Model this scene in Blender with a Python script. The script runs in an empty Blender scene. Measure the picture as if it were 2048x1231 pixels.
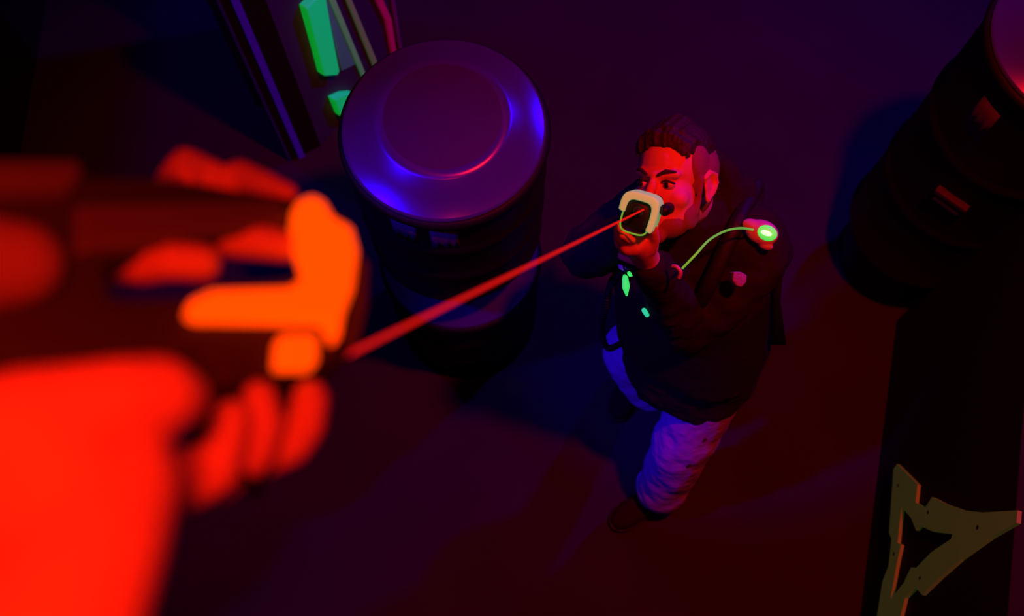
import bpy, bmesh, math, random
from mathutils import Vector, Matrix, noise
random.seed(4)
C = bpy.context.scene.collection
V = Vector

# ------------------------------------------------------------------ camera
CAM_Z, PITCH, FPX = 3.7, math.radians(71.1), 2000.0
cam_d = bpy.data.cameras.new('camera'); camo = bpy.data.objects.new('camera', cam_d); C.objects.link(camo)
camo.location = (0, 0, CAM_Z); camo.rotation_euler = (math.pi/2 - PITCH, 0, 0)
cam_d.sensor_width = 36.0; cam_d.lens = 36.0*FPX/2048; cam_d.clip_start = 0.02
cam_d.dof.use_dof = True; cam_d.dof.focus_distance = 2.3; cam_d.dof.aperture_fstop = 2.7
bpy.context.scene.camera = camo

# ------------------------------------------------------------------ view, world
sc = bpy.context.scene
sc.view_settings.view_transform = 'Standard'; sc.view_settings.look = 'None'
sc.view_settings.exposure = 0.0; sc.view_settings.gamma = 1.0; sc.view_settings.use_curve_mapping = False
w = bpy.data.worlds.new('dark_hall'); sc.world = w; w.use_nodes = True
w.node_tree.nodes['Background'].inputs[0].default_value = (0.16, 0.0, 0.8, 1)
w.node_tree.nodes['Background'].inputs[1].default_value = 0.008

# ------------------------------------------------------------------ lamps of the hall (coloured stage lamps above the frame) and added fills
def lamp(name, kind, loc, target, power, color, size=0.15, cone=None, blend=0.5):
    d = bpy.data.lights.new(name, kind); o = bpy.data.objects.new(name, d); C.objects.link(o)
    o.location = loc; d.energy = power; d.color = color
    o.rotation_euler = (V(target) - V(loc)).to_track_quat('-Z', 'Y').to_euler()
    if kind == 'SPOT':
        d.spot_size = math.radians(cone); d.spot_blend = blend; d.shadow_soft_size = size
    elif kind == 'AREA': d.size = size
    else: d.shadow_soft_size = size
    return o
RED = (1.0, 0.006, 0.0); BLUE = (0.03, 0.0, 1.0)
lamp('red_hall_lamp', 'SPOT', (0.98, 0.72, 4.7), (0.5, 1.05, 0.5), 470, RED, 0.10, 70, 1.0)
lamp('red_hand_fill', 'SPOT', (-0.05, 0.057, 3.688), (-0.17, 0.15, 3.2), 14, (1.0, 0.014, 0.0), 0.04, 120, 0.6)      # unseen fill added beside the camera to brighten the near hands
lamp('blue_back_lamp', 'SPOT', (2.5, 3.3, 3.3), (0.5, 1.6, 0.0), 210, BLUE, 0.10, 76, 0.6)
lamp('blue_side_lamp', 'SPOT', (-1.75, 0.5, 3.5), (0.015, 0.97, 1.13), 230, BLUE, 0.10, 21, 0.5)
lamp('blue_floor_fill', 'SPOT', (-2.5, 3.0, 3.2), (-1.4, 1.8, 0.0), 70, BLUE, 0.15, 62, 0.8)  # added fill, lifts the blue on the dark floor at the left

# ------------------------------------------------------------------ pixel -> place helpers (2048 x 1231 frame)
F = V((0, math.cos(PITCH), -math.sin(PITCH))); U = V((0, math.sin(PITCH), math.cos(PITCH))); R = V((1, 0, 0))
O = V((0, 0, CAM_Z))
def ray(px, py): return R*((px-1024)/FPX) + U*((615.5-py)/FPX) + F
def at(px, py, z):                       # point at a known height above the floor
    r = ray(px, py); return O + r*((z-CAM_Z)/r.z)
def dep(px, py, d): return O + ray(px, py)*d          # point at a known distance along the view axis
def onplane(px, py, p, n):
    r = ray(px, py); return O + r*((p-O).dot(n)/r.dot(n))
def cdir(x, y, z): return (R*x + U*y - F*z).normalized()   # right, up, towards the viewer

# ------------------------------------------------------------------ materials
def mat(name, color, rough=0.6, metal=0.0, emit=None, estr=0.0, bump=0.0, bscale=60, aniso=0.0, mottle=0.0, mscale=6, spec=0.5, coat=0.0):
    m = bpy.data.materials.new(name); m.use_nodes = True; nt = m.node_tree; b = nt.nodes['Principled BSDF']
    b.inputs['Base Color'].default_value = (*color, 1); b.inputs['Roughness'].default_value = rough
    b.inputs['Metallic'].default_value = metal; b.inputs['Specular IOR Level'].default_value = spec
    if coat: b.inputs['Coat Weight'].default_value = coat
    if emit: b.inputs['Emission Color'].default_value = (*emit, 1); b.inputs['Emission Strength'].default_value = estr
    tc = nt.nodes.new('ShaderNodeTexCoord')
    if aniso:
        b.inputs['Anisotropic'].default_value = aniso
        t = nt.nodes.new('ShaderNodeTangent'); t.direction_type = 'RADIAL'; t.axis = 'Z'
        nt.links.new(t.outputs[0], b.inputs['Tangent'])
    if mottle:
        n = nt.nodes.new('ShaderNodeTexNoise'); n.inputs['Scale'].default_value = mscale; n.inputs['Detail'].default_value = 6
        mx = nt.nodes.new('ShaderNodeMix'); mx.data_type = 'RGBA'
        mx.inputs['A'].default_value = (*[c*(1-mottle) for c in color], 1); mx.inputs['B'].default_value = (*[min(1, c*(1+mottle)) for c in color], 1)
        nt.links.new(tc.outputs['Object'], n.inputs['Vector']); nt.links.new(n.outputs['Fac'], mx.inputs['Factor'])
        nt.links.new(mx.outputs['Result'], b.inputs['Base Color'])
    if bump:
        n = nt.nodes.new('ShaderNodeTexNoise'); n.inputs['Scale'].default_value = bscale; n.inputs['Detail'].default_value = 4
        bp = nt.nodes.new('ShaderNodeBump'); bp.inputs['Strength'].default_value = bump; bp.inputs['Distance'].default_value = 0.01
        nt.links.new(tc.outputs['Object'], n.inputs['Vector']); nt.links.new(n.outputs['Fac'], bp.inputs['Height'])
        nt.links.new(bp.outputs[0], b.inputs['Normal'])
    return m
M = dict(
    floor=mat('dark_carpet_floor', (0.033, 0.034, 0.044), 0.9, bump=0.3, bscale=180, mottle=0.25, mscale=3, spec=0.15),
    black=mat('black_painted_board', (0.012, 0.011, 0.012), 0.75, bump=0.1, spec=0.2),
    drum=mat('black_drum_paint', (0.007, 0.006, 0.006), 0.55, bump=0.15, bscale=20, spec=0.15),
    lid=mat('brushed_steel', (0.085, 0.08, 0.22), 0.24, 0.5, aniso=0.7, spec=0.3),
    lidtop=mat('worn_steel', (0.03, 0.03, 0.055), 0.6, 0.3, bump=0.1, bscale=30, mottle=0.15),
    sticker=mat('worn_paper_label', (0.045, 0.045, 0.09), 0.7, mottle=0.4, mscale=30),
    face=mat('matt_grey_panel', (0.045, 0.04, 0.12), 0.8, mottle=0.1),
    trim=mat('pale_metal_trim', (0.30, 0.28, 0.33), 0.5, 0.2),
    violet=mat('blue_lit_violet_trim', (0.06, 0.05, 0.5), 0.6, emit=(0.08, 0, 1), estr=0.09),  # emission stands in for blue lamp light falling on the strip
    violetdim=mat('dim_violet_trim', (0.03, 0.03, 0.2), 0.6, emit=(0.05, 0, 1), estr=0.015),  # fainter emission, standing in for weaker blue light on the outer strip
    mint=mat('fluorescent_green_paint', (0.015, 0.32, 0.85), 0.6, emit=(0.0, 1.0, 0.06), estr=0.27),
    teal=mat('fluorescent_teal_paint', (0.12, 0.3, 0.4), 0.6, emit=(0, 0.6, 0.5), estr=0.035),
    thin=mat('fluorescent_green_strip', (0.25, 0.3, 0.35), 0.6, emit=(0.1, 1, 0.3), estr=0.075),
    olive=mat('fluorescent_olive_strip', (0.25, 0.3, 0.25), 0.6, emit=(0.5, 1, 0.25), estr=0.035),
    pink=mat('fluorescent_pink_strip', (0.6, 0.1, 0.25), 0.6, emit=(1, 0.0, 0.15), estr=0.07),
    ply=mat('fluorescent_yellow_plywood', (0.27, 0.5, 0.05), 0.7, emit=(0.3, 1.0, 0.22), estr=0.016, mottle=0.12, mscale=14),
    screw=mat('black_screw', (0.01, 0.01, 0.01), 0.5),
    skin=mat('skin', (0.62, 0.36, 0.27), 0.55, bump=0.08, bscale=300, spec=0.3),
    hair=mat('dark_hair', (0.030, 0.018, 0.014), 0.6, bump=0.6, bscale=90, spec=0.3),
    fade=mat('clipped_hair', (0.25, 0.15, 0.13), 0.7, bump=0.5, bscale=500, spec=0.2),
    beard=mat('short_beard', (0.27, 0.14, 0.10), 0.75, bump=0.5, bscale=500, spec=0.2),
    white=mat('eye_white', (0.55, 0.5, 0.5), 0.3), iris=mat('eye_iris', (0.01, 0.006, 0.005), 0.2),
    jacket=mat('black_jacket_cloth', (0.014, 0.012, 0.014), 0.85, bump=0.3, bscale=40, spec=0.2),
    vest=mat('black_vest_nylon', (0.010, 0.009, 0.010), 0.6, bump=0.2, bscale=60, spec=0.3),
    jeans=mat('pale_denim', (0.34, 0.38, 0.90), 0.85, bump=0.25, bscale=60, mottle=0.12, mscale=12, spec=0.15),
    hole=mat('denim_tear', (0.05, 0.03, 0.03), 0.9),
    shoe=mat('black_suede', (0.018, 0.014, 0.012), 0.85, spec=0.2), sole=mat('black_rubber_sole', (0.012, 0.011, 0.011), 0.7),
    patch=mat('pale_woven_patch', (0.28, 0.26, 0.50), 0.8, bump=0.4, bscale=200),
    plastic=mat('black_gun_plastic', (0.008, 0.007, 0.007), 0.5, spec=0.25),
    rubber=mat('dark_rubber_grip', (0.016, 0.014, 0.014), 0.7, spec=0.2),
    nearplastic=mat('dark_red_black_plastic', (0.035, 0.028, 0.028), 0.6, spec=0.2), nearpanel=mat('dark_grey_plastic', (0.10, 0.08, 0.08), 0.6, spec=0.2),
    sleeve=mat('dark_sleeve_cloth', (0.22, 0.14, 0.14), 0.9, spec=0.1),
    glowwhite=mat('glowing_white_plastic', (0.45, 0.6, 0.5), 0.5, emit=(0.25, 0.62, 0.22), estr=0.42),
    greenled=mat('green_led', (0.2, 0.5, 0.2), 0.4, emit=(0.05, 1, 0.12), estr=0.75),
    greenhot=mat('green_led_core', (0.4, 0.8, 0.5), 0.3, emit=(0.35, 1.0, 0.42), estr=1.6),
    tealled=mat('teal_led', (0.2, 0.5, 0.4), 0.4, emit=(0.03, 1, 0.4), estr=0.6),
    tube=mat('glowing_green_tube', (0.15, 0.5, 0.15), 0.4, emit=(0.10, 1.0, 0.06), estr=0.33),
    pale=mat('pale_plastic', (0.5, 0.45, 0.6), 0.5),
    orange=mat('lit_orange_light_pipe', (0.9, 0.35, 0.05), 0.4, emit=(1.0, 0.072, 0.0), estr=1.15),
    beam=mat('red_laser_light', (0, 0, 0), 1.0, emit=(1.0, 0.010, 0.008), estr=0.85, spec=0),
)

# ------------------------------------------------------------------ mesh helpers
def link(name, bm, m, parent=None, smooth=True, bevel=0.0, remesh=0.0, iters=4, sub=0, disp=0.0, dscale=0.12):
    me = bpy.data.meshes.new(name); bmesh.ops.recalc_face_normals(bm, faces=bm.faces[:]); bm.to_mesh(me); bm.free()
    for mm in (m if isinstance(m, (list, tuple)) else [m]): me.materials.append(mm)
    o = bpy.data.objects.new(name, me); C.objects.link(o)
    if smooth:
        for p in me.polygons: p.use_smooth = True
    if remesh:
        r = o.modifiers.new('remesh', 'REMESH'); r.mode = 'VOXEL'; r.voxel_size = remesh; r.use_smooth_shade = True
        if iters:
            s = o.modifiers.new('smooth', 'SMOOTH'); s.factor = 0.5; s.iterations = iters
    if disp:
        t = bpy.data.textures.new(name+'_folds', 'CLOUDS'); t.noise_scale = dscale; t.noise_depth = 2
        d = o.modifiers.new('folds', 'DISPLACE'); d.texture = t; d.strength = disp; d.mid_level = 0.5; d.texture_coords = 'LOCAL'
    if bevel:
        b = o.modifiers.new('bevel', 'BEVEL'); b.width = bevel; b.segments = 3; b.limit_method = 'ANGLE'; b.angle_limit = math.radians(35)
        if smooth: me.shade_smooth() if hasattr(me, 'shade_smooth') else None
    if sub:
        s = o.modifiers.new('sub', 'SUBSURF'); s.levels = sub; s.render_levels = sub
    if parent:
        o.parent = parent; o.matrix_parent_inverse = parent.matrix_world.inverted() if parent.type == 'EMPTY' else Matrix()
    return o
def thing(name, label, cat, loc=(0, 0, 0), group=None):
    o = bpy.data.objects.new(name, None); C.objects.link(o); o.location = loc; o.empty_display_size = 0.05
    o.matrix_world = Matrix.Translation(V(loc))
    o['label'] = label; o['category'] = cat
    if group: o['group'] = group
    return o
def tag(o, label, cat, group=None):
    o['label'] = label; o['category'] = cat
    if group: o['group'] = group
    return o
def structure(o): o['kind'] = 'structure'; return o
def frame(d, hint=V((0, 0, 1))):
    d = d.normalized()
    if abs(d.dot(hint)) > 0.97: hint = V((1, 0, 0)) if abs(d.x) < 0.9 else V((0, 1, 0))
    x = hint.cross(d).normalized(); return x, d.cross(x), d
def rings(bm, rs):
    """closed surface through rings of points"""
    vs = [[bm.verts.new(p) for p in r] for r in rs]; n = len(rs[0])
    for a, b in zip(vs, vs[1:]):
        for i in range(n): bm.faces.new((a[i], a[(i+1) % n], b[(i+1) % n], b[i]))
    bm.faces.new(vs[0][::-1]); bm.faces.new(vs[-1])
def loft(bm, secs, n=28, p=2.0):
    """secs: (centre, half-axis u, half-axis v); superellipse power p"""
    out = []
    for c, u, v in secs:
        r = []
        for i in range(n):
            t = 2*math.pi*i/n; ct, st = math.cos(t), math.sin(t)
            r.append(V(c) + V(u)*math.copysign(abs(ct)**(2/p), ct) + V(v)*math.copysign(abs(st)**(2/p), st))
        out.append(r)
    rings(bm, out)
def capsule(bm, p0, r0, p1, r1, n=16, k=5):
    p0, p1 = V(p0), V(p1)
    if (p1-p0).length < 1e-6: p1 = p0 + V((0, 0, 1e-4))
    x, y, d = frame(p1-p0); rs = []
    for i in range(k):
        a = -math.pi/2 + (i+0.35)/k*math.pi/2; rs.append((p0+d*r0*math.sin(a), r0*math.cos(a)))
    rs.append((p0, r0)); rs.append((p1, r1))
    for i in range(k):
        a = (i+0.65)/k*math.pi/2; rs.append((p1+d*r1*math.sin(a), r1*math.cos(a)))
    rings(bm, [[c + x*r*math.cos(2*math.pi*j/n) + y*r*math.sin(2*math.pi*j/n) for j in range(n)] for c, r in rs])
def chain(bm, pts, n=16):
    for (a, ra), (b, rb) in zip(pts, pts[1:]): capsule(bm, a, ra, b, rb, n)
def ellipsoid(bm, c, r, mtx=None, nu=24, nv=14):
    rs = []
    for i in range(nv):
        a = -math.pi/2 + (i+0.5)/nv*math.pi; ring = []
        for j in range(nu):
            t = 2*math.pi*j/nu
            p = V(c) + V((r[0]*math.cos(a)*math.cos(t), r[1]*math.cos(a)*math.sin(t), r[2]*math.sin(a)))
            ring.append(mtx @ p if mtx else p)
        rs.append(ring)
    rings(bm, rs)
def boxm(bm, c, h, mtx=None):
    g = [V((c[0]+sx*h[0], c[1]+sy*h[1], c[2]+sz*h[2])) for sx in (-1, 1) for sy in (-1, 1) for sz in (-1, 1)]
    v = [bm.verts.new(mtx @ p if mtx else p) for p in g]
    for q in ((0, 1, 3, 2), (4, 6, 7, 5), (0, 4, 5, 1), (2, 3, 7, 6), (0, 2, 6, 4), (1, 5, 7, 3)): bm.faces.new([v[i] for i in q])
def prism(bm, outer, off, holes=()):
    """extrude a flat outline (with holes) by the vector off"""
    es = []
    for lp in (outer, *holes):
        vs = [bm.verts.new(p) for p in lp]; es += [bm.edges.new((vs[i], vs[(i+1) % len(vs)])) for i in range(len(vs))]
    fs = [g for g in bmesh.ops.triangle_fill(bm, use_beauty=True, edges=es)['geom'] if isinstance(g, bmesh.types.BMFace)]
    ex = bmesh.ops.extrude_face_region(bm, geom=fs, use_keep_orig=True)
    bmesh.ops.translate(bm, vec=off, verts=[g for g in ex['geom'] if isinstance(g, bmesh.types.BMVert)])
def lathe(bm, prof, c, n=72):
    rings(bm, [[V((c[0]+r*math.cos(2*math.pi*j/n), c[1]+r*math.sin(2*math.pi*j/n), c[2]+z)) for j in range(n)] for r, z in prof])
def tube(bm, pts, r, n=8, cyc=False):
    pts = [V(p) for p in pts]; rs = []
    x = None
    for i, p in enumerate(pts):
        d = (pts[min(i+1, len(pts)-1)] - pts[max(i-1, 0)]).normalized()
        if x is None: x = frame(d)[0]
        x = (x - d*x.dot(d)).normalized(); y = d.cross(x)
        rs.append([p + x*r*math.cos(2*math.pi*j/n) + y*r*math.sin(2*math.pi*j/n) for j in range(n)])
    rings(bm, rs)
def curve(pts, n=40):
    """Catmull-Rom through pts"""
    pts = [V(p) for p in pts]; q = [pts[0]*2-pts[1]] + pts + [pts[-1]*2-pts[-2]]; out = []
    for i in range(len(pts)-1):
        a, b, c, d = q[i:i+4]
        for k in range(n):
            t = k/n; out.append(0.5*((2*b) + (c-a)*t + (2*a-5*b+4*c-d)*t*t + (3*b-a-3*c+d)*t**3))
    return out + [pts[-1]]
B = bmesh.new

# ------------------------------------------------------------------ setting
bm = B(); boxm(bm, (0, 1, -0.05), (6, 6, 0.05)); structure(link('floor', bm, M['floor'], smooth=False))
# wall at the far left
pa, pb = at(42, 300, 0), at(97, -20, 0); d = (pb-pa).normalized(); pa -= d*2.5; pb += d*2.0; n = V((-d.y, d.x, 0))
bm = B(); prism(bm, [pa, pb, pb+n*0.12, pa+n*0.12], V((0, 0, 1.6))); structure(link('wall_left', bm, M['black'], smooth=False))
# low black partition at the right
qa, qb = at(1793, 640, 0), at(1720, 1231, 0); d = (qb-qa).normalized(); qe = qb + d*0.5; wn = V((-d.y, d.x, 0))
if wn.dot(O-qa) < 0: wn = -wn
bm = B(); prism(bm, [qa, qe, qe-wn*0.06, qa-wn*0.06], V((0, 0, 1.12))); structure(link('wall_right', bm, M['black'], smooth=False, bevel=0.004))

# triangular plywood sign on the partition
outer = [(1794,927),(1835,968),(1831,1004),(1850,1015),(1864,993),(1891,1007),(1928,1020),(1965,1024),(2035,1020),(2033,1045),(1982,1074),(1922,1117),(1880,1154),(1844,1189),(1831,1174),(1810,1195),(1801,1231),(1796,1256),(1748,1256),(1754,1231),(1765,1161),(1777,1131),(1783,1077),(1778,1065),(1787,937)]
hole = [(1804,1014),(1822,1035),(1832,1060),(1840,1051),(1865,1062),(1905,1067),(1902,1077),(1862,1104),(1832,1135),(1822,1134),(1807,1165),(1781,1198),(1794,1125),(1802,1088),(1795,1085),(1802,1022)]
pp = qa + wn*0.013
sign = thing('wall_sign', 'jagged yellow-green triangular plywood sign screwed to the low black partition', 'sign', (qb.x, qb.y, 0.3))
bm = B(); prism(bm, [onplane(*p, pp, wn) for p in outer], -wn*0.011, [[onplane(*p, pp, wn) for p in hole]])
link('panel', bm, M['ply'], sign, smooth=False)
for p in ((1796,970),(1856,1024),(1955,1054),(1840,1155),(1788,1107)):
    bm = B(); c = onplane(*p, pp, wn); x_, y_, z_ = frame(wn)
    prism(bm, [c - wn*.004 + (x_*math.cos(k*.524) + y_*math.sin(k*.524))*.0065 for k in range(12)], wn*.0048); link('screw', bm, M['screw'], sign, smooth=False)

# ------------------------------------------------------------------ drums
def drum_profile(r, h):
    p = [(0.001, 0.012), (r*0.93, 0.012), (r*0.95, 0), (r, 0.002), (r*1.005, 0.012), (r, 0.024), (r*0.975, 0.03)]
    for zc in (0.34, 0.66):
        z = h*zc; p += [(r*0.975, z-0.03), (r*0.985, z-0.018), (r*1.012, z-0.008), (r*1.012, z+0.008), (r*0.985, z+0.018), (r*0.975, z+0.03)]
    p += [(r*0.975, h-0.05), (r*0.99, h-0.03), (r*1.03, h-0.026), (r*1.035, h-0.016), (r*1.02, h-0.008), (r*0.99, h-0.004), (0.001, h-0.006)]
    return p
def lid_profile(r):
    return [(0.001, 0), (r*0.97, 0), (r, 0.002), (r*1.004, 0.006), (r*0.998, 0.011), (r*0.975, 0.013), (r*0.80, 0.040), (r*0.67, 0.060), (r*0.64, 0.064), (r*0.60, 0.0665), (r*0.57, 0.0675), (0.001, 0.0665)]
DR, DH = 0.261, 0.62
def drum(label, x, y, z, h, group):
    t = thing('drum', label, 'barrel', (x, y, z), group)
    bm = B(); lathe(bm, drum_profile(DR, h), (x, y, z)); link('drum_body', bm, M['drum'], t)
    r_in = DR*0.57; bm = B(); lathe(bm, lid_profile(DR*0.985), (0, 0, 0)); l = link('lid', bm, [M['lid'], M['lidtop']], t)
    for q in l.data.polygons: q.material_index = 1 if q.center.z > 0.03 and V((q.center.x, q.center.y)).length < r_in else 0
    l.parent = None; l.location = (x, y, z+h-0.006); l.parent = t; l.matrix_parent_inverse = Matrix.Translation((-x, -y, -z))
    return t
LX, LY = -0.171, 1.243
d_low = drum('black drum standing on the floor under a second drum', LX, LY, 0, DH, 'stacked black drums')
d_top = drum('black drum with purple-lit steel lid stacked on another drum, beside the man', LX, LY, 0.89, 0.575, 'stacked black drums')
bm = B(); lathe(bm, [(0.001, 0.684), (0.165, 0.684), (0.17, 0.692), (0.17, 0.885), (0.165, 0.89), (0.001, 0.89)], (LX, LY, 0), 40); link('spacer_ring', bm, M['drum'], d_top)
def label_patch(parent, cx, cy, z0, z1, a0, a1, r):
    bm = B(); n = 8; rr = []
    for k in range(2):
        row = []
        for i in range(n+1):
            a = math.radians(a0+(a1-a0)*i/n); zz = (z0, z1)[k] + (0.006*math.sin(i*2.3) if k == 0 else 0)
            row.append((V((cx+r*math.cos(a), cy+r*math.sin(a), zz)), V((cx+(r-0.004)*math.cos(a), cy+(r-0.004)*math.sin(a), zz))))
        rr.append(row)
    vs = [[[bm.verts.new(q) for q in p] for p in row] for row in rr]
    for i in range(n):
        for s in (0, 1): bm.faces.new((vs[0][i][s], vs[0][i+1][s], vs[1][i+1][s], vs[1][i][s]))
        for k in (0, 1): bm.faces.new((vs[k][i][0], vs[k][i+1][0], vs[k][i+1][1], vs[k][i][1]))
    for i in (0, n): bm.faces.new((vs[0][i][0], vs[0][i][1], vs[1][i][1], vs[1][i][0]))
    o = link('paper_label', bm, M['sticker'], parent); o['label'] = 'torn paper label'
label_patch(d_top, LX, LY, 1.30, 1.40, 238, 254, DR*0.98)
label_patch(d_top, LX, LY, 1.26, 1.40, 262, 278, DR*0.98)
RX, RY = 1.50, 1.487
bm = B(); lathe(bm, [(0.001, 0), (0.2, 0), (0.205, 0.01), (0.205, 0.31), (0.2, 0.33), (0.001, 0.33)], (RX, RY, 0), 40)
tag(link('plinth', bm, M['black'], bevel=0.004), 'low round black plinth under the drum at the right edge', 'plinth')
d_r = drum('tall black drum with purple lid at the right edge, on a low plinth', RX, RY, 0.33, 1.14, None)
label_patch(d_r, RX, RY, 1.22, 1.36, 200, 216, DR*0.98)
# ribbed slot on the right drum
c = at(1890, 415, 0.95); ang = math.atan2(c.y-RY, c.x-RX); c = V((RX+math.cos(ang)*DR*0.985, RY+math.sin(ang)*DR*0.985, 0.93))
mt = Matrix.Translation(c) @ Matrix.Rotation(ang, 4, 'Z')
bm = B(); boxm(bm, (0.006, 0, 0.02), (0.012, 0.055, 0.01), mt); boxm(bm, (0.004, 0, -0.02), (0.010, 0.045, 0.01), mt)
link('handle', bm, M['sticker'], d_r, bevel=0.003)

# ------------------------------------------------------------------ decorated tower at the top left
cb = at(640, 292, 0); a = math.radians(35); tn = V((math.cos(a), -math.sin(a), 0)); tt = V((math.sin(a), math.cos(a), 0))
bb = at(598, 312, 0); TH = 1.3
tower = thing('pillar', 'black pillar with fluorescent green blocks and thin coloured strips, behind the stacked drums', 'pillar', (cb.x, cb.y, 0))
e = cb + tt*0.58
bm = B(); prism(bm, [cb, e, e-tn*0.35, cb-tn*0.35], V((0, 0, TH))); link('pillar_body', bm, M['face'], tower, smooth=False, bevel=0.004)
pd = (cb-bb).normalized(); pn = V((pd.y, -pd.x, 0)); b0 = bb - pd*0.045
bm = B(); prism(bm, [b0+pn*0.002, cb+pn*0.002+pd*0.004, cb-pn*0.07, b0-pn*0.07], V((0, 0, TH))); link('corner_board', bm, M['black'], tower, smooth=False)
def upright(name, m, px0, px1, p, n, z0, z1, th):
    """vertical strip on plane (p, n) between the verticals seen at floor pixels px0, px1"""
    bm = B(); prism(bm, [px0, px1, px1+n*th, px0+n*th], V((0, 0, z1-z0))); return link(name, bm, m, tower, smooth=False, bevel=0.002)
s0 = bb + pn*0.002; upright('edge_strip', M['violet'], s0-pd*0.004, s0+pd*0.021, 0, pn, 0, TH, 0.012)
s0 = b0 + pn*0.002; upright('edge_strip', M['violetdim'], s0, s0+pd*0.010, 0, pn, 0, TH, 0.006)
def block(name, m, pix, th=0.03, bev=0.008, back=0.0):
    p = cb + tn*(th+back); bm = B(); prism(bm, [onplane(*q, p, tn) for q in pix], -tn*th)
    return link(name, bm, m, tower, smooth=False, bevel=bev)
o = block('glow_block', M['mint'], [(613,18),(643,-12),(650,-20),(662,50),(680,142),(676,150),(648,152),(640,120)], 0.035, 0.006); o['label'] = 'long fluorescent green block'
o = block('glow_block', M['mint'], [(668,200),(690,190),(710,188),(722,228),(716,232),(682,233)], 0.035, 0.006); o['label'] = 'small fluorescent green block'
block('strip', M['teal'], [(648,-10),(664,-10),(712,128),(700,134),(684,142)], 0.006, 0.0015)
block('strip', M['thin'], [(656,-10),(668,-10),(736,158),(730,164)], 0.012, 0.002)
block('strip', M['olive'], [(690,-10),(700,-10),(766,150),(758,158)], 0.012, 0.002)
block('strip', M['pink'], [(748,-10),(762,-10),(784,40),(794,110),(786,110),(774,45)], 0.015, 0.002)
block('strip', M['trim'], [(781,-10),(789,-10),(806,110),(801,110)], 0.010, 0.002)

# ------------------------------------------------------------------ the man
FWD = V((-0.50, -0.866, 0)); RT = V((-0.866, 0.50, 0))     # where his chest faces, and his right
HC = at(1347, 362, 1.60)
hf = cdir(-0.60, -0.20, 0.76); hu = cdir(0.10, 1.0, 0.10); hu = (hu - hf*hu.dot(hf)).normalized(); hx = (-hf).cross(hu)
hy = -hf; hx = hy.cross(hu).normalized()
HM = Matrix.Translation(HC) @ Matrix((hx, hy, hu)).transposed().to_4x4() @ Matrix.Scale(1.06, 4)
hip = V((0.53, 0.845, 0.88)); chest = V((0.475, 0.99, 1.25)); neck = V((0.445, 1.055, 1.44))
ls, rs_ = V((0.605, 0.965, 1.385)), V((0.360, 1.065, 1.37))
le, re = V((0.455, 0.80, 1.20)), at(1176, 502, 1.27)
BE = dep(668, 722, 0.62)                     # far end of the beam, by the near gun
GM = dep(1274, 428, 2.03)                    # muzzle of his gun
g = (BE-GM).normalized(); gu = cdir(0.30, 0.95, 0.0); gu = (gu - g*gu.dot(g)).normalized(); gx = g.cross(gu).normalized()   # gx: to the viewer's ... side
GMX = Matrix.Translation(GM) @ Matrix((gx, gu, g)).transposed().to_4x4()
lw = dep(1290, 512, 2.22)                    # left wrist
rw = GMX @ V((0.0, -0.05, -0.27))            # right wrist area at the rear grip
lh, rh = hip + RT*-0.09 + V((0, 0, 0)), hip + RT*0.09
lk, la = V((0.548, 0.625, 0.48)), at(1320, 982, 0.10)
rk, ra = V((0.455, 0.825, 0.50)), V((0.475, 1.00, 0.09))

bm = B()
E = lambda c, r: ellipsoid(bm, c, r, HM)
H = lambda x, y, z: HM @ V((x, y, z))
E((0, .015, .035), (.077, .097, .085)); E((0, -.03, -.035), (.063, .062, .085)); E((0, -.035, -.073), (.056, .056, .046)); E((0, -.078, -.106), (.024, .020, .020))
for s in (-1, 1):
    E((s*.041, -.056, -.028), (.025, .026, .024)); E((s*.052, -.02, -.068), (.012, .035, .032))
    E((s*.078, .014, -.008), (.005, .020, .030)); chain(bm, [(H(s*q_[0], q_[1], q_[2]), .0055) for q_ in ((.079,-.004,.012),(.084,.010,.024),(.088,.027,.018),(.089,.032,.0),(.086,.026,-.020),(.080,.010,-.036))], 8); capsule(bm, H(s*.082, .004, -.036), .0075, H(s*.080, .002, -.030), .006); E((s*.0115, -.100, -.036), (.010, .010, .008))
   
    capsule(bm, H(0, -.083, .022), .0105, H(s*.044, -.071, .024), .0105)
capsule(bm, H(0, -.086, .014), .009, H(0, -.113, -.028), .0125)
E((0, -.092, -.066), (.024, .010, .006)); E((0, -.090, -.077), (.021, .011, .007))
chain(bm, [(H(0, .025, -.06), .056), (neck, .060), (chest, .11), (hip, .12)])
loft(bm, [(hip+V((0, 0, -.06)), RT*.15, FWD*.11), (hip+V((0, 0, .1)), RT*.14, FWD*.10), (chest, RT*.16, FWD*.11), (neck-V((0, 0, .06)), RT*.15, FWD*.07)])
chain(bm, [(neck-V((0, 0, .05)), .06), (ls, .06), (le, .045), (lw, .030)]); chain(bm, [(neck-V((0, 0, .05)), .06), (rs_, .06), (re, .045), (rw, .030)])
chain(bm, [(lh, .085), (lk, .058), (la, .042)]); chain(bm, [(rh, .085), (rk, .058), (ra, .042)])
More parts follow.
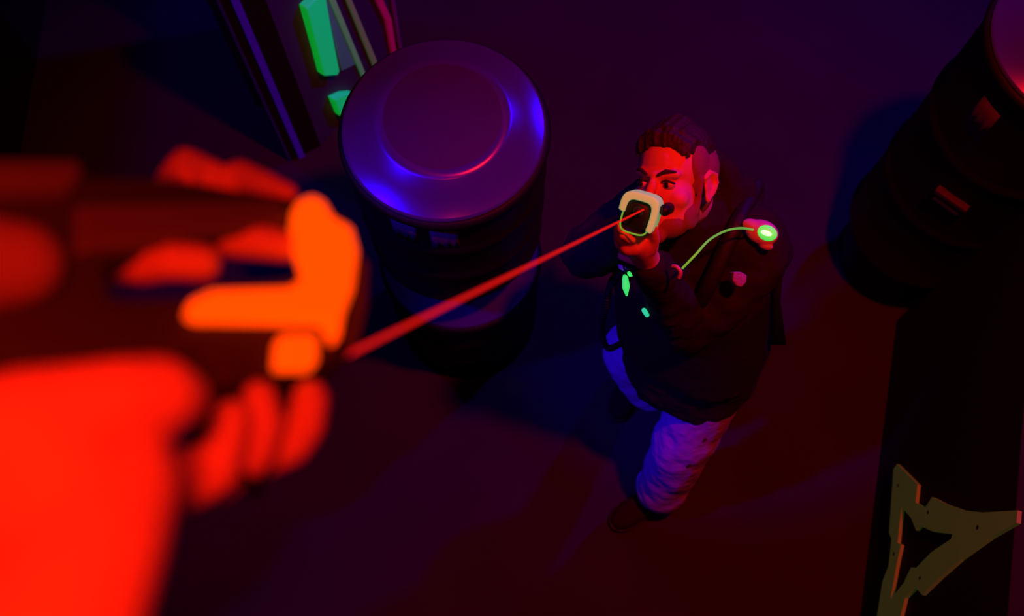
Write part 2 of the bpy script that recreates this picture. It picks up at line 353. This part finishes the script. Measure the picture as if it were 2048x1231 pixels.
# left hand cupped under the gun: palm, thumb up its side, four fingers curling round the other side
P = lambda x, y, d: dep(x, y, d)
chain(bm, [(lw, .030), (P(1282, 494, 2.17), .033), (P(1268, 486, 2.12), .028)]); chain(bm, [(P(1296, 492, 2.16), .024), (P(1258, 490, 2.12), .024)])
chain(bm, [(P(1298, 498, 2.15), .016), (P(1309, 480, 2.12), .0125), (P(1307, 463, 2.09), .0115), (P(1303, 452, 2.07), .0095)])
for k, (x0, y0, x1, y1, x2, y2, dd) in enumerate(((1262, 480, 1246, 470, 1240, 452, 2.07), (1258, 488, 1240, 478, 1234, 459, 2.10), (1258, 498, 1238, 489, 1233, 468, 2.13), (1266, 508, 1244, 500, 1238, 480, 2.16))):
    r0 = (.0105, .011, .0105, .0095)[k]
    chain(bm, [(P(x0, y0, dd+.02), r0), (P(x1, y1, dd), r0*.95), (P(x2, y2, dd+.01), r0*.85), (P(x2+8, y2-8, dd+.03), r0*.75)])
# right hand closed round the rear grip
G = lambda x, y, z: GMX @ V((x, y, z))
chain(bm, [(rw, .030), (G(0, -.06, -.225), .030)])
for k in range(4):
    z = -.205 - k*.001; y = -.055 - k*.021; s = 1 if gx.dot(R) > 0 else -1
    chain(bm, [(G(-s*.025, y, z-.03), .010), (G(-s*.028, y, z+.012), .010), (G(0, y-.002, z+.028), .009), (G(s*.022, y, z+.012), .008)])
chain(bm, [(G(.02, -.03, -.24), .013), (G(.03, -.02, -.20), .0105), (G(.024, -.02, -.175), .009)])
man = link('person', bm, M['skin'], remesh=0.0042, iters=5)
tag(man, 'bearded person in black hooded jacket and pale jeans aiming a gun up at the viewer', 'person')

# eyes, brows, hair, beard
for s in (-1, 1):
    bm = B(); ellipsoid(bm, (s*.031, -.0745, .002), (.0135, .0125, .0105), HM, 20, 14); ellipsoid(bm, (s*.031-.002, -.0855, .002), (.0062, .0025, .0064), HM, 14, 8)
    o = link('eye', bm, [M['white'], M['iris']], man)
    for i, p in enumerate(o.data.polygons): p.material_index = 1 if i >= 20*13+2 else 0
    bm = B(); chain(bm, [(H(s*.014, -.094, .024), .0035), (H(s*.030, -.0905, .0325), .0045), (H(s*.046, -.077, .030), .003)]); link('eyebrow', bm, M['hair'], man, remesh=0.002, iters=1)
    bm = B(); chain(bm, [(H(s*.018, -.0845, .0085), .0024), (H(s*.031, -.0885, .0125), .0028), (H(s*.044, -.078, .006), .0024)]); link('eyelash', bm, M['hair'], man)
bm = B()
for i in range(26):                                         # thick swept-back locks
    x = -.062 + .124*(i % 13)/12; row = i//13
    y0 = -.066 + .016*row + .55*x*x*8 + random.uniform(-.003, .003); z0 = .084 + .010*row - x*x*6 + random.uniform(-.003, .004)
    k_ = random.uniform(.8, 1.1); chain(bm, [(H(x, y0, z0), .005*k_), (H(x*.97-.004, y0+.010, z0+.021), .0095*k_), (H(x*.92-.012+random.uniform(-.006, .006), y0+.07, z0+.038-x*x*5), .0105*k_), (H(x*.85-.008, y0+.125, z0+.018-x*x*4), .010)], 10)
E = lambda c, r: ellipsoid(bm, c, r, HM)
E((0, .022, .058), (.074, .092, .072))
link('hair', bm, M['hair'], man, remesh=0.003, iters=1)
bm = B(); E((0, .030, .024), (.0825, .098, .082)); E((0, .05, -.03), (.066, .066, .06))
for s in (-1, 1): E((s*.058, -.002, .040), (.0215, .038, .044)); capsule(bm, H(s*.072, -.012, .01), .008, H(s*.070, -.014, -.03), .006)
o = link('short_hair', bm, M['fade'], man, remesh=0.004, iters=2); o['label'] = 'closely clipped sides of the hair'
bm = B(); E((0, -.034, -.078), (.0575, .0575, .046)); E((0, -.078, -.107), (.0265, .0225, .0215))
for s in (-1, 1): E((s*.053, -.018, -.066), (.0135, .036, .034)); capsule(bm, H(s*.068, -.012, -.03), .008, H(s*.06, -.016, -.06), .012)
link('beard', bm, M['beard'], man, remesh=0.0035, iters=2)

# trousers
bm = B()
loft(bm, [(hip+V((0, 0, .14)), RT*.165, FWD*.125), (hip, RT*.175, FWD*.135), (hip+V((0, 0, -.10)), RT*.17, FWD*.13)])
for (h, k, an, fw) in ((lh, lk, la, 1), (rh, rk, ra, 0)):
    mid = (k+an)/2
    th_ = (h+k)/2 if fw else V((.392, .885, .68))
    chain(bm, [(h, .105), (th_, .106), (k, .095 if fw else .085), (mid, .092 if fw else .075), (an+V((0, 0, .06)), .085 if fw else .072)], 20)
jeans = link('trousers', bm, M['jeans'], man, remesh=0.008, iters=6, disp=0.022, dscale=0.085)
for an, kk, q in ((la, lk, 1.0), (ra, rk, .84)):
    dd = (kk-an).normalized(); x, y, z_ = frame(dd, FWD)
    bm = B(); c0 = an + V((0, 0, .012))
    x, y = x*q, y*q; loft(bm, [(c0-dd*.008, x*.078, y*.078), (c0-dd*.002, x*.089, y*.087), (c0+dd*.045, x*.093, y*.091), (c0+dd*.052, x*.085, y*.083)])
    link('trouser_cuff', bm, M['jeans'], jeans, disp=0.014, dscale=0.05)
for (u, v, dd, a_) in ((1377, 930, 3.17, .011), (1408, 880, 3.07, .013), (1425, 845, 3.02, .010)):
    bm = B(); c = dep(u, v, dd); ellipsoid(bm, (0, 0, 0), (a_, .006, .03), Matrix.Translation(c) @ Matrix.Rotation(.7, 4, 'Z'), 14, 8); o = link('tear', bm, M['hole'], jeans); o['label'] = 'dark tear in the denim'
# shoes
def shoe(ankle, toe_dir, label=None):
    t = V(toe_dir).normalized(); s = V((-t.y, t.x, 0)); base = V((ankle.x, ankle.y, 0)) - t*.085
    up = bmesh.new(); secs = []
    for q, wd, ht, zc in ((-.005, .020, .030, .045), (.02, .036, .045, .052), (.08, .039, .060, .062), (.13, .042, .046, .050), (.19, .048, .036, .042), (.235, .046, .029, .036), (.268, .034, .022, .031), (.286, .014, .012, .027)):
        secs.append((base + t*q + V((0, 0, zc)), s*wd, V((0, 0, ht))))
    loft(up, secs, 20, 2.4); o = link('shoe', up, M['shoe'], man, sub=1)
    so = bmesh.new(); pts = [(-.012, .022), (.02, .040), (.10, .040), (.19, .052), (.24, .050), (.275, .036), (.294, .012)]
    poly = [base+t*q+s*wd for q, wd in pts] + [base+t*q-s*wd for q, wd in pts[::-1]]
    prism(so, poly, V((0, 0, .026))); link('sole', so, M['sole'], o, smooth=False, bevel=.006)
shoe(la, (-.83, -.56, 0)); shoe(ra, (-.45, -.89, 0))

# jacket with sleeves and hood
bm = B()
secs = []
for z, cx, cy, wu, wv in ((.752, .543, .830, .205, .180), (.81, .540, .842, .208, .185), (.95, .528, .88, .203, .175), (1.10, .505, .93, .205, .175), (1.25, .490, .975, .190, .170), (1.36, .485, 1.005, .155, .135), (1.44, .455, 1.045, .11, .10), (1.475, .44, 1.06, .09, .09)):
    secs.append((V((cx, cy, z)), RT*wu, FWD*wv))
loft(bm, secs, 36, 2.3)
chain(bm, [(ls+V((-.03, .02, .0)), .098), (ls+V((.012, -.01, -.03)), .092), ((ls+le)/2+V((.02, -.015, 0)), .084), (le, .072), ((le+lw)/2, .058), (lw+(le-lw).normalized()*.035, .045)], 20)
chain(bm, [(rs_+V((.03, -.02, 0)), .095), (rs_, .088), ((rs_+re)/2, .078), (re, .074), (re*.45+rw*.55, .058), (rw+(re-rw).normalized()*.03, .046)], 20)
jacket = link('jacket', bm, M['jacket'], man, remesh=0.008, iters=6, disp=0.03, dscale=0.09)
bm = B(); hc = V((0.525, 1.075, 1.445))
cs = [neck + V((.00, .005, .01)) + (RT*math.cos(t)*.095 + FWD*math.sin(t)*.09) + V((0, 0, -.01-.05*math.sin(t))) for t in [math.radians(q) for q in range(-215, 36, 25)]]
chain(bm, [(p, .026+.012*math.sin(math.pi*i/(len(cs)-1))) for i, p in enumerate(cs)], 14)
ellipsoid(bm, hc, (.085, .07, .05)); ellipsoid(bm, hc+V((.03, .02, -.06)), (.09, .07, .07))
link('hood', bm, M['jacket'], jacket, remesh=0.007, iters=5, disp=0.02, dscale=0.07)
# woven badge on the upper arm
pc = at(1480, 558, 1.34); pn_ = (O-pc).normalized(); pn_ = (pn_ + R*0.35).normalized(); x, y, z_ = frame(pn_, U)
bm = B(); pts = [(-14, 15), (2, 15), (15, 8), (14, -6), (4, -16), (-6, -14), (-15, -4)]
pc = dep(1480, 558, 2.385)
prism(bm, [pc + x*(-u*.00118 if x.dot(R) < 0 else u*.00118) + y*(v*.00118) for u, v in pts], -pn_*.03); link('sleeve_badge', bm, M['patch'], jacket, bevel=.003)

# vest over the jacket: body panel, shoulder straps, lights, tube
vest_secs = [(V((.528, .87, .93)), RT*.222, FWD*.186), (V((.505, .93, 1.10)), RT*.218, FWD*.187), (V((.480, .985, 1.25)), RT*.222, FWD*.188), (V((.465, 1.02, 1.32)), RT*.19, FWD*.17)]
bm = B(); loft(bm, vest_secs, 36, 2.5); vest = link('vest', bm, M['vest'], man, remesh=0.009, iters=4, disp=0.012, dscale=0.1)
for s in (-1, 1):
    st = [V((.465, 1.02, 1.29)) + RT*s*.10 + FWD*.175, V((.455, 1.03, 1.40)) + RT*s*.115 + FWD*.135, V((.448, 1.05, 1.475)) + RT*s*.12 + FWD*.02, V((.45, 1.06, 1.42)) + RT*s*.12 - FWD*.12]
    bm = B(); chain(bm, [(p, .022) for p in curve(st, 6)], 10); link('shoulder_strap', bm, M['vest'], vest, remesh=0.006, iters=4)
# shoulder lamp pod
PC = dep(1525, 464, 2.385); px_ = cdir(1, -.35, .1); py_ = cdir(.35, 1, .1); pz_ = px_.cross(py_).normalized(); py_ = pz_.cross(px_).normalized()
PM = Matrix.Translation(PC) @ Matrix((px_, py_, pz_)).transposed().to_4x4() @ Matrix.Scale(1.2, 4)
bm = B(); ellipsoid(bm, (0, 0, -.008), (.034, .025, .016), PM); ellipsoid(bm, (-.022, .006, -.006), (.022, .014, .011), PM); ellipsoid(bm, (.016, -.022, -.012), (.016, .010, .010), PM)
pod = link('shoulder_light', bm, M['pale'], vest, remesh=0.003, iters=3); pod['label'] = 'pale shoulder lamp housing'
bm = B(); ellipsoid(bm, (.008, .001, .002), (.021, .0155, .0125), PM); o = link('light_lens', bm, M['greenled'], pod); o['label'] = 'glowing green lens'
bm = B(); ellipsoid(bm, (.007, .000, .009), (.013, .007, .007), PM); link('light_bulb', bm, M['greenhot'], pod)
bm = B(); tube(bm, curve([dep(1364, 537, 2.20), dep(1392, 508, 2.20), dep(1418, 480, 2.22), dep(1450, 462, 2.26), dep(1480, 456, 2.31), dep(1506, 459, 2.36)], 12), .0028, 8)
o = link('light_tube', bm, M['tube'], vest); o['label'] = 'thin glowing green tube'
bm = B(); tube(bm, curve([dep(1345, 532, 2.20), dep(1354, 534, 2.19), dep(1361, 544, 2.19), dep(1358, 556, 2.20)], 8), .0045, 10); link('tube_clip', bm, M['pale'], vest)
# chest lights
bm = B(); q = [(1249, 547), (1256, 552), (1260, 572), (1255, 593), (1247, 575), (1247, 556)]; prism(bm, [dep(u, v, 2.42) for u, v in q], F*.03); o = link('chest_light', bm, M['greenled'], vest, bevel=.003); o['label'] = 'green chest light'
bm = B(); q = [(1257, 541), (1262, 544), (1266, 552), (1262, 553), (1257, 547)]; prism(bm, [dep(u, v, 2.42) for u, v in q], F*.03); link('chest_light', bm, M['greenled'], vest, bevel=.002)
bm = B(); q = [(1237, 527), (1248, 531), (1259, 536), (1257, 543), (1245, 541), (1238, 535)]; prism(bm, [dep(u, v, 2.43) for u, v in q], F*.02); link('chest_panel', bm, M['pale'], vest, bevel=.003)
bm = B(); chain(bm, [(dep(1288, 620, 2.44), .006), (dep(1294, 629, 2.44), .006)]); o = link('indicator', bm, M['tealled'], vest); o['label'] = 'small teal indicator lamp'
# loose strap hanging behind his left side
bm = B(); a0, a1 = dep(1556, 540, 2.50), dep(1556, 690, 2.78)
prism(bm, [dep(1548, 540, 2.5), dep(1566, 545, 2.5), dep(1562, 600, 2.6), dep(1574, 690, 2.78), dep(1544, 690, 2.78), dep(1546, 600, 2.6)], F*.02); link('hanging_strap', bm, M['vest'], vest, bevel=.004)

# ------------------------------------------------------------------ his gun
gun = thing('laser_gun', 'black toy laser gun with glowing white top frame, raised before the bearded person\'s face', 'toy gun', tuple(G(0, 0, -.15)))
sgn = 1 if gx.dot(R) > 0 else -1
def rr(hw, hh, z, p=4.5, oy=0): return (G(0, oy, z), gx*hw, gu*hh)
bm = B(); loft(bm, [rr(.026, .029, -.012), rr(.031, .035, -.02), rr(.033, .037, -.06), rr(.033, .037, -.14), rr(.026, .034, -.20), rr(.022, .03, -.30)], 32, 4.5); link('gun_body', bm, M['plastic'], gun)
bm = B(); loft(bm, [(G(0, -.03, -.215), gx*.017, g*.022), (G(0, -.08, -.225), gx*.015, g*.02), (G(0, -.13, -.24), gx*.017, g*.022)], 20, 3); link('grip', bm, M['rubber'], gun)
# white inverted-U frame round the muzzle
ou, inn = [], []
for i in range(32):
    t = 2*math.pi*i/32; ct, st_ = math.cos(t), math.sin(t)
    f_ = lambda v, p: math.copysign(abs(v)**(2/p), v)
    ou.append((f_(ct, 4)*.040, f_(st_, 4)*.043)); inn.append((f_(ct, 4)*.0265, f_(st_, 4)*.031 - .004))
top = [i for i in range(32)]
bm = B(); vsel = [i % 32 for i in range(-3, 20)] if sgn > 0 else [i % 32 for i in range(-3, 20)]
vsel = [i for i in ([29, 30, 31] + list(range(0, 17)))] if sgn > 0 else [i for i in (list(range(0, 20)))]
prism(bm, [G(*ou[i], .0) for i in vsel] + [G(*inn[i], .0) for i in vsel[::-1]], -g*.09); o = link('muzzle_frame', bm, M['glowwhite'], gun, bevel=.004); o['label'] = 'glowing white frame'
bm = B(); tube(bm, [G(inn[i % 32][0]*1.12, inn[i % 32][1]*1.12-.002, -.006) for i in (range(14, 31) if sgn > 0 else range(18, 35))], .0018, 8); o = link('light_line', bm, M['tube'], gun); o['label'] = 'thin green light line'
bm = B(); capsule(bm, G(0, .005, -.03), .012, G(0, .005, -.010), .012, 20, 2); link('muzzle', bm, M['screw'], gun)
bm = B(); capsule(bm, G(sgn*.049, .020, -.03), .012, G(sgn*.049, .020, -.11), .013, 18, 3); capsule(bm, G(sgn*.035, .02, -.06), .008, G(sgn*.049, .02, -.06), .008); link('side_sight', bm, M['plastic'], gun)
# coiled cord from the gun grip to the vest
base = curve([G(0, -.13, -.24), at(1225, 560, 1.22), at(1212, 610, 1.1), at(1203, 655, 1.0), at(1215, 695, .95), at(1245, 685, .97)], 60)
pts = []
for i, p in enumerate(base):
    d_ = (base[min(i+1, len(base)-1)] - base[max(0, i-1)]); x, y, _ = frame(d_, V((.3, .5, .8))); t = i*1.05
    pts.append(p + (x*math.cos(t) + y*math.sin(t))*.008)
bm = B(); tube(bm, pts, .0026, 6); link('coiled_cord', bm, M['plastic'], gun)
# the beam
bm = B(); s0 = dep(1287, 419, 2.035); tube(bm, [s0.lerp(BE, k/24) for k in range(25)], .0017, 12)
tag(link('laser_beam', bm, M['beam']), 'thin red laser beam running from the bearded person\'s gun towards the near gun', 'laser beam')

# ------------------------------------------------------------------ near gun and the hands that hold it
q0, q1, q2 = dep(60, 520, .47), dep(700, 560, .60), dep(420, 330, .60)
fn = (q1-q0).cross(q2-q0).normalized(); fn = fn if fn.dot(O-q0) > 0 else -fn
def face(pix, off, th, name, m, bev, parent, hole=()):
    p = q0 + fn*off; bm = B(); prism(bm, [onplane(*q, p, fn) for q in pix], -fn*th, [[onplane(*q, p, fn) for q in h_] for h_ in hole]); return link(name, bm, m, parent, smooth=False, bevel=bev)
near = thing('laser_gun', 'dark toy laser gun with glowing orange trim, close to the viewer at the left', 'toy gun', tuple(q0))
face([(-120, 330), (170, 345), (330, 350), (600, 392), (700, 430), (735, 520), (725, 640), (690, 720), (560, 745), (440, 760), (420, 700), (-120, 715)], 0, .022, 'gun_body', M['nearplastic'], .006, near, [[(215, 510), (330, 468), (440, 450), (590, 425), (612, 480), (600, 548), (430, 560), (370, 588), (225, 588)]])
face([(150, 410), (560, 400), (580, 440), (440, 455), (150, 500)], .004, .012, 'top_panel', M['nearpanel'], .003, near)
face([(-120, 318), (150, 318), (170, 345), (150, 362), (-120, 366)], .012, .03, 'rear_rail', M['nearpanel'], .006, near)
o = face([(598, 395), (625, 385), (655, 402), (672, 432), (708, 452), (720, 500), (710, 575), (692, 620), (682, 672), (660, 625), (400, 617), (378, 598), (425, 575), (580, 570), (622, 540), (606, 490), (594, 440)], .012, .014, 'light_trim', M['orange'], .004, near); o['label'] = 'glowing orange hook-shaped trim'
o = face([(562, 662), (640, 662), (640, 722), (558, 722)], .010, .012, 'light_window', M['orange'], .004, near); o['label'] = 'square orange lamp window'
face([(705, 500), (742, 520), (738, 600), (715, 690), (690, 690), (705, 600)], .0, .03, 'front_bezel', M['nearpanel'], .004, near)
bm = B(); gd = (dep(455, 960, .52)-dep(545, 740, .54)); x, y, z_ = frame(gd, F)
loft(bm, [(dep(535, 715, .55), x*.020, y*.028), (dep(490, 820, .53), x*.018, y*.026), (dep(440, 960, .50), x*.020, y*.028)], 20, 3); link('grip', bm, M['rubber'], near)

bm = B(); D = dep
# right forearm, hand and thumb
chain(bm, [(D(-230, 1750, .30), .040), (D(70, 1330, .335), .032), (D(170, 1100, .365), .029), (D(222, 985, .385), .026)], 24)
chain(bm, [(D(80, 1150, .36), .026), (D(110, 950, .375), .030), (D(215, 930, .392), .025)], 20)
chain(bm, [(D(230, 1010, .40), .020), (D(262, 945, .41), .018)], 20)
chain(bm, [(D(-80, 920, .36), .028), (D(60, 860, .37), .024), (D(230, 805, .385), .0175), (D(315, 792, .40), .0165), (D(352, 796, .41), .0135)], 20)
# three fingers wrapped round the grip, tips upward
chain(bm, [(D(240, 975, .42), .014), (D(370, 985, .465), .0100), (D(436, 945, .475), .0105), (D(452, 885, .475), .0102), (D(462, 835, .475), .0092)], 16)
chain(bm, [(D(265, 955, .43), .014), (D(430, 970, .49), .0100), (D(510, 905, .495), .0108), (D(528, 850, .495), .0105), (D(518, 795, .495), .0092)], 16)
chain(bm, [(D(280, 935, .43), .012), (D(470, 940, .51), .0100), (D(585, 890, .52), .0105), (D(612, 845, .52), .0110), (D(620, 795, .52), .0098)], 16)
# left hand under the gun: wrist, palm, two fingers seen through the gap in the frame, two over the far edge
chain(bm, [(D(-420, 560, .50), .034), (D(-60, 535, .55), .028), (D(40, 525, .58), .024)], 20)
chain(bm, [(D(40, 525, .59), .024), (D(180, 500, .64), .024), (D(330, 430, .68), .024)], 18)
chain(bm, [(D(180, 525, .60), .013), (D(285, 528, .545), .0118), (D(340, 522, .540), .0105), (D(402, 526, .548), .0110)], 16)
chain(bm, [(D(330, 470, .66), .013), (D(470, 478, .590), .0118), (D(520, 484, .590), .0110), (D(575, 494, .595), .0095)], 16)
chain(bm, [(D(330, 420, .66), .013), (D(348, 350, .69), .0105), (D(372, 325, .69), .0108), (D(425, 347, .68), .0095)], 16)
chain(bm, [(D(430, 420, .68), .013), (D(450, 365, .70), .0105), (D(480, 352, .69), .0115), (D(530, 370, .675), .0095), (D(575, 388, .665), .0075)], 16)
chain(bm, [(D(330, 420, .66), .022), (D(430, 430, .68), .018)], 16)
shooter = link('person', bm, M['skin'], remesh=0.003, iters=4)
tag(shooter, 'blurred pair of red-lit hands of a person gripping the near gun', 'person')
bm = B(); chain(bm, [(D(-380, 540, .42), .034), (D(-60, 528, .44), .024), (D(35, 526, .45), .020), (D(70, 526, .455), .012)], 20)
o = link('sleeve', bm, M['sleeve'], shooter, remesh=0.004, iters=3); o['label'] = 'dark sleeve cuff'
